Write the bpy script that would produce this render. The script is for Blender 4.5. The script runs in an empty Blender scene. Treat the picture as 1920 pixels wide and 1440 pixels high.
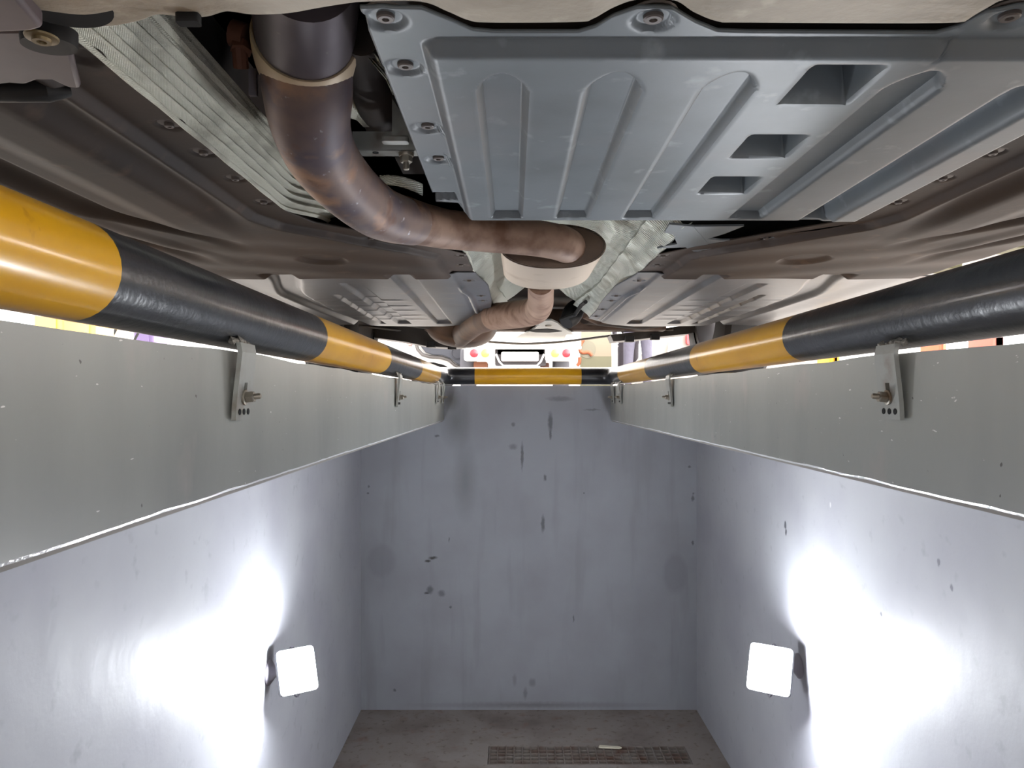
import bpy, math, random
import numpy as np
from mathutils import Vector, Matrix, Quaternion

random.seed(7)
C = bpy.context.scene.collection
PI = math.pi
H0 = 1.36                 # camera height above the pit floor
F = 1400.0                # focal length in pixels of a 1920 x 1440 frame
CX, CY = 962.0, 745.0     # vanishing point of the pit

# ------------------------------------------------------------ camera
cam_d = bpy.data.cameras.new('camera')
cam = bpy.data.objects.new('camera', cam_d); C.objects.link(cam)
cam.location = (0, 0, H0); cam.rotation_euler = (PI/2, 0, 0)
cam_d.sensor_width = 36; cam_d.lens = 36*F/1920
cam_d.shift_x = -(CX-960)/1920; cam_d.shift_y = (CY-720)/1920
cam_d.clip_start = 0.02; cam_d.clip_end = 200
sc = bpy.context.scene
sc.camera = cam

# ------------------------------------------------------------ world, exposure
w = bpy.data.worlds.new('workshop daylight'); sc.world = w; w.use_nodes = True
bg = w.node_tree.nodes['Background']
bg.inputs['Color'].default_value = (1.0, 0.955, 0.93, 1)
# daylight comes in mostly through the open right side and the far end of the hall
_n = w.node_tree.nodes; _l = w.node_tree.links
_g = _n.new('ShaderNodeTexCoord'); _s = _n.new('ShaderNodeSeparateXYZ'); _l.new(_g.outputs['Generated'], _s.inputs[0])
_a = _n.new('ShaderNodeMapRange'); _a.inputs['From Min'].default_value = -.3; _a.inputs['From Max'].default_value = .9
_a.inputs['To Min'].default_value = 3.6; _a.inputs['To Max'].default_value = 12.0; _l.new(_s.outputs['X'], _a.inputs['Value'])
_b = _n.new('ShaderNodeMapRange'); _b.inputs['From Min'].default_value = .2; _b.inputs['From Max'].default_value = 1.0
_b.inputs['To Min'].default_value = 0; _b.inputs['To Max'].default_value = 4.5; _l.new(_s.outputs['Y'], _b.inputs['Value'])
_c = _n.new('ShaderNodeMath'); _c.operation = 'ADD'; _l.new(_a.outputs[0], _c.inputs[0]); _l.new(_b.outputs[0], _c.inputs[1])
_l.new(_c.outputs[0], bg.inputs['Strength'])
sc.view_settings.view_transform = 'Standard'
sc.view_settings.look = 'None'
sc.view_settings.gamma = 1.0
sc.view_settings.use_curve_mapping = False
sc.view_settings.exposure = 0.35
LAMP = 260.0              # floodlight face strength
try:
    sc.cycles.max_bounces = 10; sc.cycles.diffuse_bounces = 6
    sc.cycles.sample_clamp_indirect = 6.0
    sc.cycles.caustics_reflective = False; sc.cycles.caustics_refractive = False
except Exception:
    pass

# ------------------------------------------------------------ helpers
def lin(c):
    return tuple(((v/255)/12.92 if v/255 <= 0.04045 else ((v/255+0.055)/1.055)**2.4) for v in c)

def pt(px, py, y):
    """point seen at pixel px,py at depth y"""
    return Vector(((px-CX)/F*y, y, H0+(CY-py)/F*y))

def pl(px, py, h):
    """plan x,y of the pixel on the plane h above the eye"""
    y = h*F/(CY-py)
    return ((px-CX)/F*y, y)

def mat(name, col, rough=0.5, metal=0.0, noise=None, bump=None, spec=None, coat=0.0):
    """noise: list of (colour, scale, lo, hi, detail[, stretch]) mixed over base; bump: list of (scale, strength, dist[, stretch])"""
    m = bpy.data.materials.new(name); m.use_nodes = True
    nt = m.node_tree; N = nt.nodes; L = nt.links
    b = N['Principled BSDF']
    b.inputs['Roughness'].default_value = rough
    b.inputs['Metallic'].default_value = metal
    if spec is not None: b.inputs['Specular IOR Level'].default_value = spec
    if coat: b.inputs['Coat Weight'].default_value = coat; b.inputs['Coat Roughness'].default_value = 0.12
    tc = N.new('ShaderNodeTexCoord')
    rgb = N.new('ShaderNodeRGB'); rgb.outputs[0].default_value = (*lin(col), 1)
    cur = rgb.outputs[0]
    def coord(st):
        if st is None: return tc.outputs['Object']
        mp = N.new('ShaderNodeMapping'); mp.inputs['Scale'].default_value = st
        L.new(tc.outputs['Object'], mp.inputs['Vector']); return mp.outputs['Vector']
    for i, n in enumerate(noise or []):
        c2, s, lo, hi, det = n[:5]; st = n[5] if len(n) > 5 else None
        t = N.new('ShaderNodeTexNoise'); t.inputs['Scale'].default_value = s; t.inputs['Detail'].default_value = det
        L.new(coord(st), t.inputs['Vector'])
        r = N.new('ShaderNodeMapRange'); r.inputs['From Min'].default_value = lo; r.inputs['From Max'].default_value = hi
        L.new(t.outputs['Fac'], r.inputs['Value'])
        mx = N.new('ShaderNodeMix'); mx.data_type = 'RGBA'
        L.new(r.outputs['Result'], mx.inputs['Factor']); L.new(cur, mx.inputs[6]); mx.inputs[7].default_value = (*lin(c2), 1)
        cur = mx.outputs[2]
    L.new(cur, b.inputs['Base Color'])
    prev = None
    for n in bump or []:
        s, stg, d = n[:3]; st = n[3] if len(n) > 3 else None
        t = N.new('ShaderNodeTexNoise'); t.inputs['Scale'].default_value = s; t.inputs['Detail'].default_value = 4
        L.new(coord(st), t.inputs['Vector'])
        bp = N.new('ShaderNodeBump'); bp.inputs['Strength'].default_value = stg; bp.inputs['Distance'].default_value = d
        L.new(t.outputs['Fac'], bp.inputs['Height'])
        if prev: L.new(prev, bp.inputs['Normal'])
        prev = bp.outputs['Normal']
    if prev: L.new(prev, b.inputs['Normal'])
    m['last_col'] = 0
    return m

def emat(name, col, strength):
    m = bpy.data.materials.new(name); m.use_nodes = True
    b = m.node_tree.nodes['Principled BSDF']
    b.inputs['Base Color'].default_value = (*lin(col), 1)
    b.inputs['Emission Color'].default_value = (*lin(col), 1)
    b.inputs['Emission Strength'].default_value = strength
    return m

def add_stains_tones(m, stains_tones):
    """stains: (centre xyz, radii xyz (0 = ignore the axis), colour, opacity, softness)"""
    nt = m.node_tree; N = nt.nodes; L = nt.links; b = N['Principled BSDF']
    cur = b.inputs['Base Color'].links[0].from_socket
    tc = N.new('ShaderNodeTexCoord')
    wn = N.new('ShaderNodeTexNoise'); wn.inputs['Scale'].default_value = 60; wn.inputs['Detail'].default_value = 3
    L.new(tc.outputs['Object'], wn.inputs['Vector'])
    ws = N.new('ShaderNodeVectorMath'); ws.operation = 'SCALE'; ws.inputs['Scale'].default_value = 0.012
    sb = N.new('ShaderNodeVectorMath'); sb.operation = 'SUBTRACT'; sb.inputs[1].default_value = (.5, .5, .5)
    L.new(wn.outputs['Color'], sb.inputs[0]); L.new(sb.outputs[0], ws.inputs[0])
    ad = N.new('ShaderNodeVectorMath'); ad.operation = 'ADD'
    L.new(tc.outputs['Object'], ad.inputs[0]); L.new(ws.outputs[0], ad.inputs[1])
    for c, r, col, op, soft in stains_tones:
        s1 = N.new('ShaderNodeVectorMath'); s1.operation = 'SUBTRACT'; s1.inputs[1].default_value = c
        L.new(ad.outputs[0], s1.inputs[0])
        s2 = N.new('ShaderNodeVectorMath'); s2.operation = 'MULTIPLY'
        s2.inputs[1].default_value = tuple(1/q if q else 0 for q in r)
        L.new(s1.outputs[0], s2.inputs[0])
        ln = N.new('ShaderNodeVectorMath'); ln.operation = 'LENGTH'; L.new(s2.outputs[0], ln.inputs[0])
        mr = N.new('ShaderNodeMapRange'); mr.inputs['From Min'].default_value = 1.0; mr.inputs['From Max'].default_value = 1-soft
        mr.inputs['To Min'].default_value = 0; mr.inputs['To Max'].default_value = op
        L.new(ln.outputs['Value'], mr.inputs['Value'])
        mx = N.new('ShaderNodeMix'); mx.data_type = 'RGBA'
        L.new(mr.outputs['Result'], mx.inputs['Factor']); L.new(cur, mx.inputs[6]); mx.inputs[7].default_value = (*lin(col), 1)
        cur = mx.outputs[2]
    L.new(cur, b.inputs['Base Color'])

def add_emboss(m, scale=520, strength=0.6, dist=0.001, skew=0.0):
    """woven dot embossing of a pressed foil heat shield"""
    nt = m.node_tree; N = nt.nodes; L = nt.links; b = N['Principled BSDF']
    tc = N.new('ShaderNodeTexCoord'); sp = N.new('ShaderNodeSeparateXYZ'); L.new(tc.outputs['Object'], sp.inputs[0])
    def sn(a, b2, k, k2):
        m1 = N.new('ShaderNodeMath'); m1.operation = 'MULTIPLY'; m1.inputs[1].default_value = k; L.new(a, m1.inputs[0])
        m2 = N.new('ShaderNodeMath'); m2.operation = 'MULTIPLY_ADD'; m2.inputs[1].default_value = k2
        L.new(b2, m2.inputs[0]); L.new(m1.outputs[0], m2.inputs[2])
        m3 = N.new('ShaderNodeMath'); m3.operation = 'SINE'; L.new(m2.outputs[0], m3.inputs[0]); return m3.outputs[0]
    a = sn(sp.outputs['Y'], sp.outputs['X'], scale, scale*0.4)
    c = sn(sp.outputs['Z'], sp.outputs['X'], scale*1.3, scale*1.3)
    mu = N.new('ShaderNodeMath'); mu.operation = 'MULTIPLY'; L.new(a, mu.inputs[0]); L.new(c, mu.inputs[1])
    bp = N.new('ShaderNodeBump'); bp.inputs['Strength'].default_value = strength; bp.inputs['Distance'].default_value = dist
    L.new(mu.outputs[0], bp.inputs['Height'])
    if b.inputs['Normal'].is_linked: L.new(b.inputs['Normal'].links[0].from_socket, bp.inputs['Normal'])
    L.new(bp.outputs['Normal'], b.inputs['Normal'])

class MB:
    def __init__(s): s.v = []; s.f = []; s.mi = []
    def add(s, vs, fs, mi=0):
        o = len(s.v); s.v += [tuple(v) for v in vs]
        for f in fs: s.f.append(tuple(i+o for i in f)); s.mi.append(mi)
        return s
    def box(s, a, b, mi=0, M=None):
        (x0, y0, z0), (x1, y1, z1) = a, b
        vs = [Vector(p) for p in [(x0,y0,z0),(x1,y0,z0),(x1,y1,z0),(x0,y1,z0),(x0,y0,z1),(x1,y0,z1),(x1,y1,z1),(x0,y1,z1)]]
        if M: vs = [M @ v for v in vs]
        return s.add(vs, [(0,3,2,1),(4,5,6,7),(0,1,5,4),(1,2,6,5),(2,3,7,6),(3,0,4,7)], mi)
    def rbox(s, a, b, r, mi=0, M=None, seg=3, ax=2):
        """box with rounded corners in the plane across axis ax"""
        o = [i for i in range(3) if i != ax]
        u0, u1 = a[o[0]], b[o[0]]; v0, v1 = a[o[1]], b[o[1]]
        ring = []
        for cx, cy, a0 in ((u1-r, v1-r, 0), (u0+r, v1-r, PI/2), (u0+r, v0+r, PI), (u1-r, v0+r, 1.5*PI)):
            for k in range(seg+1):
                t = a0+PI/2*k/seg; ring.append((cx+r*math.cos(t), cy+r*math.sin(t)))
        return s.prism(ring, a[ax], b[ax], mi, M, ax)
    def prism(s, ring, w0, w1, mi=0, M=None, ax=2):
        o = [i for i in range(3) if i != ax]; n = len(ring); vs = []
        for wv in (w0, w1):
            for u, v in ring:
                p = [0, 0, 0]; p[o[0]] = u; p[o[1]] = v; p[ax] = wv; vs.append(Vector(p))
        if M: vs = [M @ v for v in vs]
        fs = [tuple(range(n-1, -1, -1)), tuple(range(n, 2*n))]
        fs += [(i, (i+1) % n, n+(i+1) % n, n+i) for i in range(n)]
        return s.add(vs, fs, mi)
    def lathe(s, prof, M, seg=24, mi=0, caps=True):
        """prof: list of (radius, along z); M places it"""
        vs = []
        for r, z in prof:
            for k in range(seg):
                t = 2*PI*k/seg; vs.append(M @ Vector((r*math.cos(t), r*math.sin(t), z)))
        fs = []
        for i in range(len(prof)-1):
            for k in range(seg):
                a = i*seg+k; b = i*seg+(k+1) % seg; fs.append((a, b, b+seg, a+seg))
        if caps:
            fs.append(tuple(range(seg-1, -1, -1))); n = (len(prof)-1)*seg; fs.append(tuple(range(n, n+seg)))
        return s.add(vs, fs, mi)
    def tube(s, pts, rad, seg=16, mi=0, caps=True, ell=None, mifn=None):
        """sweep along pts; rad number or list"""
        pts = [Vector(p) for p in pts]; n = len(pts)
        if not hasattr(rad, '__len__'): rad = [rad]*n
        vs = []; up = None
        for i, p in enumerate(pts):
            t = (pts[min(i+1, n-1)]-pts[max(i-1, 0)]).normalized()
            if up is None:
                up = Vector((0, 0, 1)) if abs(t.z) < 0.9 else Vector((1, 0, 0))
            up = (up-t*up.dot(t)).normalized(); sd = t.cross(up)
            for k in range(seg):
                a = 2*PI*k/seg; ca, sa = math.cos(a), math.sin(a)
                e = ell or (1, 1)
                vs.append(p+sd*ca*rad[i]*e[0]+up*sa*rad[i]*e[1])
        o = len(s.v); s.v += [tuple(v) for v in vs]
        for i in range(n-1):
            for k in range(seg):
                a = i*seg+k; b = i*seg+(k+1) % seg
                s.f.append((o+a, o+b, o+b+seg, o+a+seg)); s.mi.append(mifn(i) if mifn else mi)
        if caps:
            s.f.append(tuple(o+k for k in range(seg-1, -1, -1))); s.mi.append(mi if not mifn else mifn(0))
            s.f.append(tuple(o+(n-1)*seg+k for k in range(seg))); s.mi.append(mi if not mifn else mifn(n-2))
        return s
    def grid(s, P, mi=0, keep=None):
        """P: array (a, b, 3)"""
        a, b = P.shape[:2]; o = len(s.v); s.v += [tuple(q) for q in P.reshape(-1, 3).tolist()]
        for i in range(a-1):
            for j in range(b-1):
                if keep is not None and not keep[i, j]: continue
                k = o+i*b+j; s.f.append((k, k+1, k+b+1, k+b)); s.mi.append(mi)
        return s
    def build(s, name, mats, parent=None, smooth=35, solid=0.0, bevel=0.0, **tags):
        me = bpy.data.meshes.new(name); me.from_pydata(s.v, [], s.f); me.update()
        if not isinstance(mats, (list, tuple)): mats = [mats]
        for m in mats: me.materials.append(m)
        if len(mats) > 1: me.polygons.foreach_set('material_index', s.mi)
        if smooth is not None:
            me.polygons.foreach_set('use_smooth', [True]*len(me.polygons))
            me.set_sharp_from_angle(angle=math.radians(smooth))
        o = bpy.data.objects.new(name, me); C.objects.link(o)
        if parent is not None:
            o.parent = parent; o.matrix_parent_inverse = Matrix.Translation(-wloc(parent))
        if bevel:
            md = o.modifiers.new('bevel', 'BEVEL'); md.width = bevel; md.segments = 2; md.limit_method = 'ANGLE'
        if solid:
            md = o.modifiers.new('solid', 'SOLIDIFY'); md.thickness = abs(solid); md.offset = 1 if solid > 0 else -1
        for k, v in tags.items(): o['category' if k == 'cat' else k] = v
        return o

def wloc(o):
    # parts are built in world coordinates, so only a top-level thing has an offset
    return Vector(o.location) if o.parent is None else Vector((0, 0, 0))

def thing(name, label, cat, loc=(0, 0, 0), group=None):
    o = bpy.data.objects.new(name, None); C.objects.link(o); o.location = loc; o.empty_display_size = 0.05
    o['label'] = label; o['category'] = cat
    if group: o['group'] = group
    return o

def spline(pts, n=8):
    """Catmull-Rom through points of any dimension"""
    P = [np.array(p, float) for p in pts]; P = [2*P[0]-P[1]]+P+[2*P[-1]-P[-2]]; out = []
    for i in range(1, len(P)-2):
        for k in range(n):
            t = k/n; a, b, c, d = P[i-1:i+3]
            out.append(0.5*((2*b)+(-a+c)*t+(2*a-5*b+4*c-d)*t*t+(-a+3*b-3*c+d)*t**3))
    out.append(P[-2]); return out

def sweep(name, pts4, m, parent=None, n=8, seg=24, caps=True, **kw):
    """pts4: (x, y, z, r)"""
    q = spline(pts4, n)
    return MB().tube([p[:3] for p in q], [float(p[3]) for p in q], seg, caps=caps).build(name, m, parent, **kw)

def frame(p, d):
    """matrix with z axis along d at p"""
    return Matrix.Translation(p) @ Vector(d).to_track_quat('Z', 'Y').to_matrix().to_4x4()

def ss(a, b, x):
    t = np.clip((np.asarray(x, float)-a)/(b-a), 0, 1); return t*t*(3-2*t)

def interp(x, pts):
    return np.interp(x, [p[0] for p in pts], [p[1] for p in pts])

# ------------------------------------------------------------ materials
M_wall = mat('pit wall paint', (184, 186, 192), 0.52, spec=.3, noise=[((173, 174, 183), 3.0, .4, .65, 4), ((164, 166, 173), 25, .62, .8, 3)],
             bump=[(7, .22, .012), (140, .10, .0015), (5, .12, .010, (1, 1, .3))])
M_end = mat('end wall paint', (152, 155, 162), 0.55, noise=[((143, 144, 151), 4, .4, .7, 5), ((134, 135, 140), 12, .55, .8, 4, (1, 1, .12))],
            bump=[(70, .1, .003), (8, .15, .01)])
M_floor = mat('pit floor concrete', (146, 138, 133), 0.8, noise=[((120, 110, 105), 5, .45, .7, 6), ((108, 96, 90), 40, .58, .75, 4), ((130, 108, 100), 14, .6, .8, 3)],
              bump=[(60, .3, .004)])
M_trim = mat('grey gloss paint on steel', (160, 162, 156), 0.34, noise=[((146, 148, 143), 6, .45, .7, 4, (1, 1, .3)), ((174, 168, 162), 18, .62, .8, 4, (.6, .6, .35)), ((226, 226, 222), 150, .735, .76, 2, (1, .45, 1.4)), ((92, 90, 86), 90, .74, .77, 2)],  # near-white specks: paint scratches, with sparkle painted in
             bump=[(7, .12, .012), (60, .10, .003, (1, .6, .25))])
M_chip_glint = mat('chipped steel edge with painted glint', (226, 228, 230), 0.3, metal=.3, bump=[(220, .7, .004)])  # pale tone paints in the light caught along the edge
M_ground = mat('workshop concrete', (170, 166, 160), 0.7, noise=[((140, 136, 132), 3, .4, .7, 5)])
M_yel = mat('yellow gloss paint', (214, 160, 28), 0.28, noise=[((190, 134, 22), 5, .45, .75, 4), ((150, 100, 30), 30, .68, .8, 4)], bump=[(14, .12, .004), (160, .05, .001)], coat=.35)
M_blk = mat('black gloss paint', (40, 42, 46), 0.3, noise=[((62, 62, 66), 8, .5, .75, 4), ((92, 92, 96), 50, .66, .78, 4, (1, .4, 1))], bump=[(40, .25, .004), (180, .15, .002)], coat=.35)
M_galv = mat('galvanised steel', (160, 162, 157), 0.4, metal=.2, noise=[((140, 134, 124), 30, .55, .75, 4)], bump=[(90, .15, .002)])
M_weld = mat('weld bead', (150, 146, 138), 0.45, metal=.5, bump=[(260, .8, .004)])
M_bolt = mat('zinc bolt', (150, 144, 132), 0.4, metal=.6, noise=[((120, 90, 60), 60, .55, .75, 3)])
M_hole = mat('dark hole', (14, 14, 15), 0.9)
M_tray = mat('blue grey underbody plastic', (106, 113, 118), 0.45, noise=[((94, 100, 104), 9, .42, .68, 5), ((134, 142, 146), 34, .62, .78, 4), ((112, 112, 114), 5, .55, .75, 3)],
             bump=[(120, .08, .001)])
M_cover = mat('dusty side cover plastic', (62, 50, 43), 0.65, spec=.3, noise=[((50, 43, 40), 6, .42, .68, 5), ((84, 68, 58), 20, .6, .78, 4)], bump=[(160, .12, .001)])
M_cover2 = mat('grey floor cover plastic', (80, 82, 87), 0.36, noise=[((64, 63, 65), 7, .42, .68, 5), ((104, 92, 86), 16, .6, .8, 4)], bump=[(120, .1, .001)])
M_clip = mat('fastener', (96, 88, 84), 0.5, metal=.3)
M_beam = mat('cast alloy subframe', (166, 156, 140), 0.6, metal=.1, noise=[((140, 130, 114), 12, .4, .7, 6), ((186, 178, 160), 45, .62, .8, 4)], bump=[(70, .5, .004), (12, .4, .01)])
M_arm = mat('control arm paint', (98, 86, 88), 0.45, noise=[((74, 66, 68), 10, .4, .7, 4)])
M_rub = mat('black rubber', (20, 19, 20), 0.6)
M_under = mat('dark underbody', (44, 38, 36), 0.8, noise=[((70, 56, 48), 8, .45, .7, 4)])
M_brown = mat('dirty brown steel', (104, 82, 68), 0.6, noise=[((70, 54, 46), 12, .42, .7, 5)], bump=[(60, .2, .003)])
M_foil = mat('embossed aluminium foil', (214, 213, 198), 0.42, metal=.3, noise=[((150, 148, 134), 14, .5, .75, 4)], bump=[(30, .3, .004)])
add_emboss(M_foil, 2300, .5, .0005)
M_foil2 = mat('crumpled aluminium shield', (206, 210, 200), 0.4, metal=.45, noise=[((160, 160, 146), 18, .52, .75, 4)], bump=[(26, .6, .008)])
add_emboss(M_foil2, 700, 1.0, .003)
M_cat = mat('dark converter steel', (92, 84, 90), 0.42, metal=.45, noise=[((70, 62, 66), 10, .4, .7, 4), ((120, 112, 110), 90, .7, .8, 2)])
M_collar = mat('heat tinted collar', (196, 176, 148), 0.5, metal=.1, noise=[((150, 138, 84), 10, .5, .75, 4)])
M_pipe = mat('heat stained exhaust pipe', (112, 94, 88), 0.55, metal=.2,
             noise=[((82, 72, 80), 14, .42, .6, 3), ((150, 116, 92), 18, .52, .68, 5), ((98, 68, 54), 30, .56, .7, 5), ((170, 168, 176), 90, .68, .78, 3)], bump=[(120, .12, .001)])
M_rust = mat('rusty exhaust pipe', (134, 108, 92), 0.6, metal=.1, noise=[((96, 66, 48), 26, .46, .66, 5), ((160, 134, 116), 8, .55, .8, 3)], bump=[(150, .2, .001)])
M_res = mat('resonator shell', (190, 176, 160), 0.42, metal=.35, noise=[((150, 130, 108), 16, .55, .78, 5)])
M_resf = mat('brown resonator end', (92, 74, 60), 0.5, metal=.2, noise=[((64, 50, 42), 20, .45, .7, 4)])
M_white = mat('white vehicle paint', (206, 206, 204), 0.35)
M_greyp = mat('grey interior trim', (66, 69, 78), 0.6)
M_tyre = mat('tyre rubber', (30, 29, 30), 0.75)
M_rim = mat('alloy wheel', (150, 150, 152), 0.35, metal=.6)
M_red = mat('red lamp lens', (214, 22, 40), 0.2, coat=.5)
M_amb = mat('amber lamp lens', (200, 140, 70), 0.2, coat=.5)
M_chas = mat('chassis grey', (56, 52, 55), 0.6)
M_rustb = mat('rusty spring steel', (110, 66, 42), 0.7)
M_house = mat('floodlight housing', (70, 70, 72), 0.5)
M_lampb = mat('wall plate', (120, 116, 124), 0.5)

# ------------------------------------------------------------ the pit
XL, XR = -0.662, 0.7986         # lower pit walls
TL, TR = -0.300, 0.425          # steel faced edges of the opening
YE = 3.25                       # end wall
YB = -3.0                       # other end, behind the camera
ZL, ZT = 1.256, 1.4055          # underside of the ledge, workshop floor level
def struct(name, mb, m, **kw):
    o = mb.build(name, m, **kw); o['kind'] = 'structure'; return o

def wallgrid(x, y0, y1, z0, z1, t):
    return MB().box((min(x, x+t), y0, z0), (max(x, x+t), y1, z1))
struct('floor', MB().box((XL-.1, YB-.1, -.1), (XR+.1, 2.766, 0)).box((XL-.1, 2.912, -.1), (XR+.1, YE+.1, 0))
       .box((XL-.1, 2.766, -.1), (-.095, 2.912, 0)).box((.668, 2.766, -.1), (XR+.1, 2.912, 0)).box((-.095, 2.766, -.1), (.668, 2.912, -.06)), M_floor)
wl = struct('wall_left', wallgrid(XL, YB, YE, 0, ZL, -.1), M_wall)
M_wallr = M_wall.copy(); M_wallr.name = 'pit wall paint right'
add_stains_tones(M_wallr, [((XR, 2.19, H0-.375), (0, .010, .014), (70, 70, 78), .9, .4), ((XR, 2.185, H0-.395), (0, .008, .012), (70, 70, 78), .9, .4),
                     ((XR, 1.40, H0-.31), (0, .006, .01), (120, 120, 130), .8, .5), ((XR, 1.36, H0-.345), (0, .005, .008), (110, 110, 122), .8, .5),
                     ((XR, 1.62, H0-.47), (0, .006, .006), (110, 110, 122), .8, .5), ((XR, 1.88, H0-.27), (0, .006, .008), (225, 225, 225), .8, .5)])
struct('wall_right', wallgrid(XR, YB, YE, 0, ZL, .1), M_wallr)
struct('wall_front', MB().box((XL-.1, YB-.1, 0), (XR+.1, YB, ZT-.02)), M_wall)
def sp_(px, py, rx, ry, col=(84, 86, 90), op=.8, soft=.6):
    p = pt(px, py, YE); return ((p.x, YE, p.z), (rx*YE/F, 0, ry*YE/F), col, op, soft)
add_stains_tones(M_end, [sp_(979, 855, 3.5, 32), sp_(1032, 792, 6, 24), sp_(1032, 815, 3, 12), sp_(1022, 896, 4, 8), sp_(1018, 982, 4.5, 20),
    sp_(812, 1046, 10, 4, (40, 38, 30), .9), sp_(802, 1052, 7, 4, (40, 38, 30), .9), sp_(806, 1106, 8, 10), sp_(800, 1112, 6, 3, (40, 40, 44)),
    sp_(828, 1113, 9, 8, (92, 92, 98), .7), sp_(1299, 934, 4, 7), sp_(1299, 1018, 3, 5), sp_(1300, 925, 3, 3), sp_(690, 925, 3, 3), sp_(670, 931, 3, 4), sp_(691, 912, 2.5, 3),
    sp_(820, 817, 6, 3), sp_(1075, 1160, 2, 8), sp_(1293, 875, 4, 3), sp_(842, 1012, 1.5, 6), sp_(845, 1138, 3, 3), sp_(740, 1294, 4, 4), sp_(1095, 925, 2, 2),
    sp_(985, 1300, 5, 14, (104, 106, 108), .6), sp_(998, 1280, 8, 10, (108, 110, 112), .6), sp_(965, 1275, 5, 14, (112, 113, 116), .5),
    sp_(855, 790, 34, 60, (98, 98, 100), .6, .9), sp_(845, 748, 22, 26, (84, 78, 74), .7, .9), sp_(1140, 745, 14, 30, (96, 94, 92), .55, .9), sp_(872, 900, 26, 90, (112, 114, 118), .6, .9),  # broad soft darker columns near the top corners
    sp_(962, 838, 10, 7, (100, 102, 104), .6), sp_(962, 796, 5, 5, (96, 98, 100), .7), sp_(715, 1052, 30, 36, (124, 124, 132), .4, .3), sp_(1266, 1075, 26, 42, (122, 122, 130), .4, .3),
    sp_(1000, 1322, 260, 8, (98, 94, 96), .6, .9), sp_(1050, 748, 30, 6, (92, 92, 94), .5), sp_(1110, 768, 18, 2.5, (96, 96, 98), .6)])  # soft darker band along the foot, then small marks
struct('wall_back', MB().box((XL-.1, YE, 0), (XR+.1, YE+.1, ZL)).box((TL-.02, YE, ZL), (TR+.02, YE+.1, 1.4102)), M_end)
# workshop floor around the opening
struct('floor_workshop', MB().box((-9, YB-3, ZL), (TL-.004, YE+.1, ZT)).box((TR+.004, YB-3, ZL), (9, YE+.1, ZT))
       .box((-9, YE+.1, ZL), (9, 16, ZT)).box((TL-.004, YB-3, ZL), (TR+.004, YB, ZT)), M_ground)
# steel edge plates; chipped lower edge, painted pale for the light it catches
def edge_plate(name, x, sgn):
    n = 260; ys = np.linspace(YB, YE, n); mb = MB(); rng = np.random.RandomState(3+int(sgn > 0))
    j = np.convolve(rng.rand(n+8)-.5, np.ones(3)/3, 'same')[4:-4]*.0022; k = np.convolve(rng.rand(n+40)-.5, np.ones(12)/12, 'same')[20:-20]*.006
    P = np.zeros((n, 5, 3)); zb = H0-.1+j*.8; k = k*.9+(.0038 if sgn < 0 else .003)*ss(.60, .80, ys)+.0014*np.sin(ys*23)*ss(.6, .8, ys)*np.sin(ys*7+1)
    prof = [(0.004*0, ZT+.0005), (0, None), (0.0, 0), (.0035, 1), (.012, 2)]
    P[:, :, 1] = ys[:, None]
    P[:, 0, 0] = x+sgn*.012; P[:, 0, 2] = ZT+.0006+k
    P[:, 1, 0] = x; P[:, 1, 2] = ZT-.0004+k
    P[:, 2, 0] = x; P[:, 2, 2] = zb+.0022+abs(j)
    P[:, 3, 0] = x+sgn*.0028; P[:, 3, 2] = zb-.0006
    P[:, 4, 0] = x+sgn*.012; P[:, 4, 2] = zb-.0006
    mb.grid(P[:, :3]); mb.grid(P[:, 2:4], 1); mb.grid(P[:, 3:])
    return struct(name, mb, [M_trim, M_chip_glint])
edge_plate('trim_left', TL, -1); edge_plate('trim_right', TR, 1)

# ------------------------------------------------------------ drain grate and scrap
gr = thing('drain_grate', 'rusty steel floor grate of square mesh set in the pit floor', 'grate', (.285, 2.839, -.002))
mb = MB(); x0, x1, y0, y1 = -.094, .667, 2.767, 2.911
for i in range(25):
    x = x0+.004+(x1-x0-.008)*i/24; mb.box((x-.0022, y0, -.022), (x+.0022, y1, .001+.0015*math.sin(i*.7)))
mb.build('bearing_bars', mat('grate steel', (132, 124, 118), .6, metal=.2, noise=[((110, 84, 72), 14, .45, .7, 4)]), gr)
mb = MB()
for i in range(6):
    y = y0+.004+(y1-y0-.008)*i/5; mb.box((x0, y-.002, -.018), (x1, y+.002, .0))
mb.build('cross_bars', bpy.data.materials['grate steel'], gr)
a = pt(1122, 1400, 2.885); 
M = Matrix.Translation((.375, 2.893, .004)) @ Matrix.Rotation(math.radians(-9), 4, 'Z')
MB().prism([(-.043, -.008), (-.03, -.011), (.038, -.007), (.046, 0), (.036, .009), (-.04, .007)], -.0015, .0035, M=M).build(
    'plastic_scrap', mat('pale scrap', (226, 220, 198), .5), label='pale strip of scrap lying on the floor grate', cat='scrap', bevel=.001)

# ------------------------------------------------------------ guard rail round the opening
RR = .0372; RX0, RX1, RZ = -.320, .448, H0+.0925; RYE = YE-.012
rail = thing('guard_rail', 'yellow and black striped steel tube rail round the pit opening', 'rail', ((RX0+RX1)/2, YE, ZT))
path = []
stops = sorted([.54, 1.14, 1.74, 2.34, 2.94, -.06, -.66, -1.26, -1.86])
ys = list(np.linspace(-2.8, RYE-.07, 90)); ys = sorted(set([round(v, 4) for v in ys]+stops))
for y in ys: path.append((RX0, y, RZ))
for k in range(1, 9):
    t = PI/2*k/9; path.append((RX0+.07-.07*math.cos(t), RYE-.07+.07*math.sin(t), RZ))
for x in [RX0+.07, -.2, -.165, -.1, 0, .1, .2, .294, .33, RX1-.07]: path.append((x, RYE, RZ))
for k in range(1, 9):
    t = PI/2*k/9; path.append((RX1-.07+.07*math.sin(t), RYE-.07+.07*math.cos(t), RZ))
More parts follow.
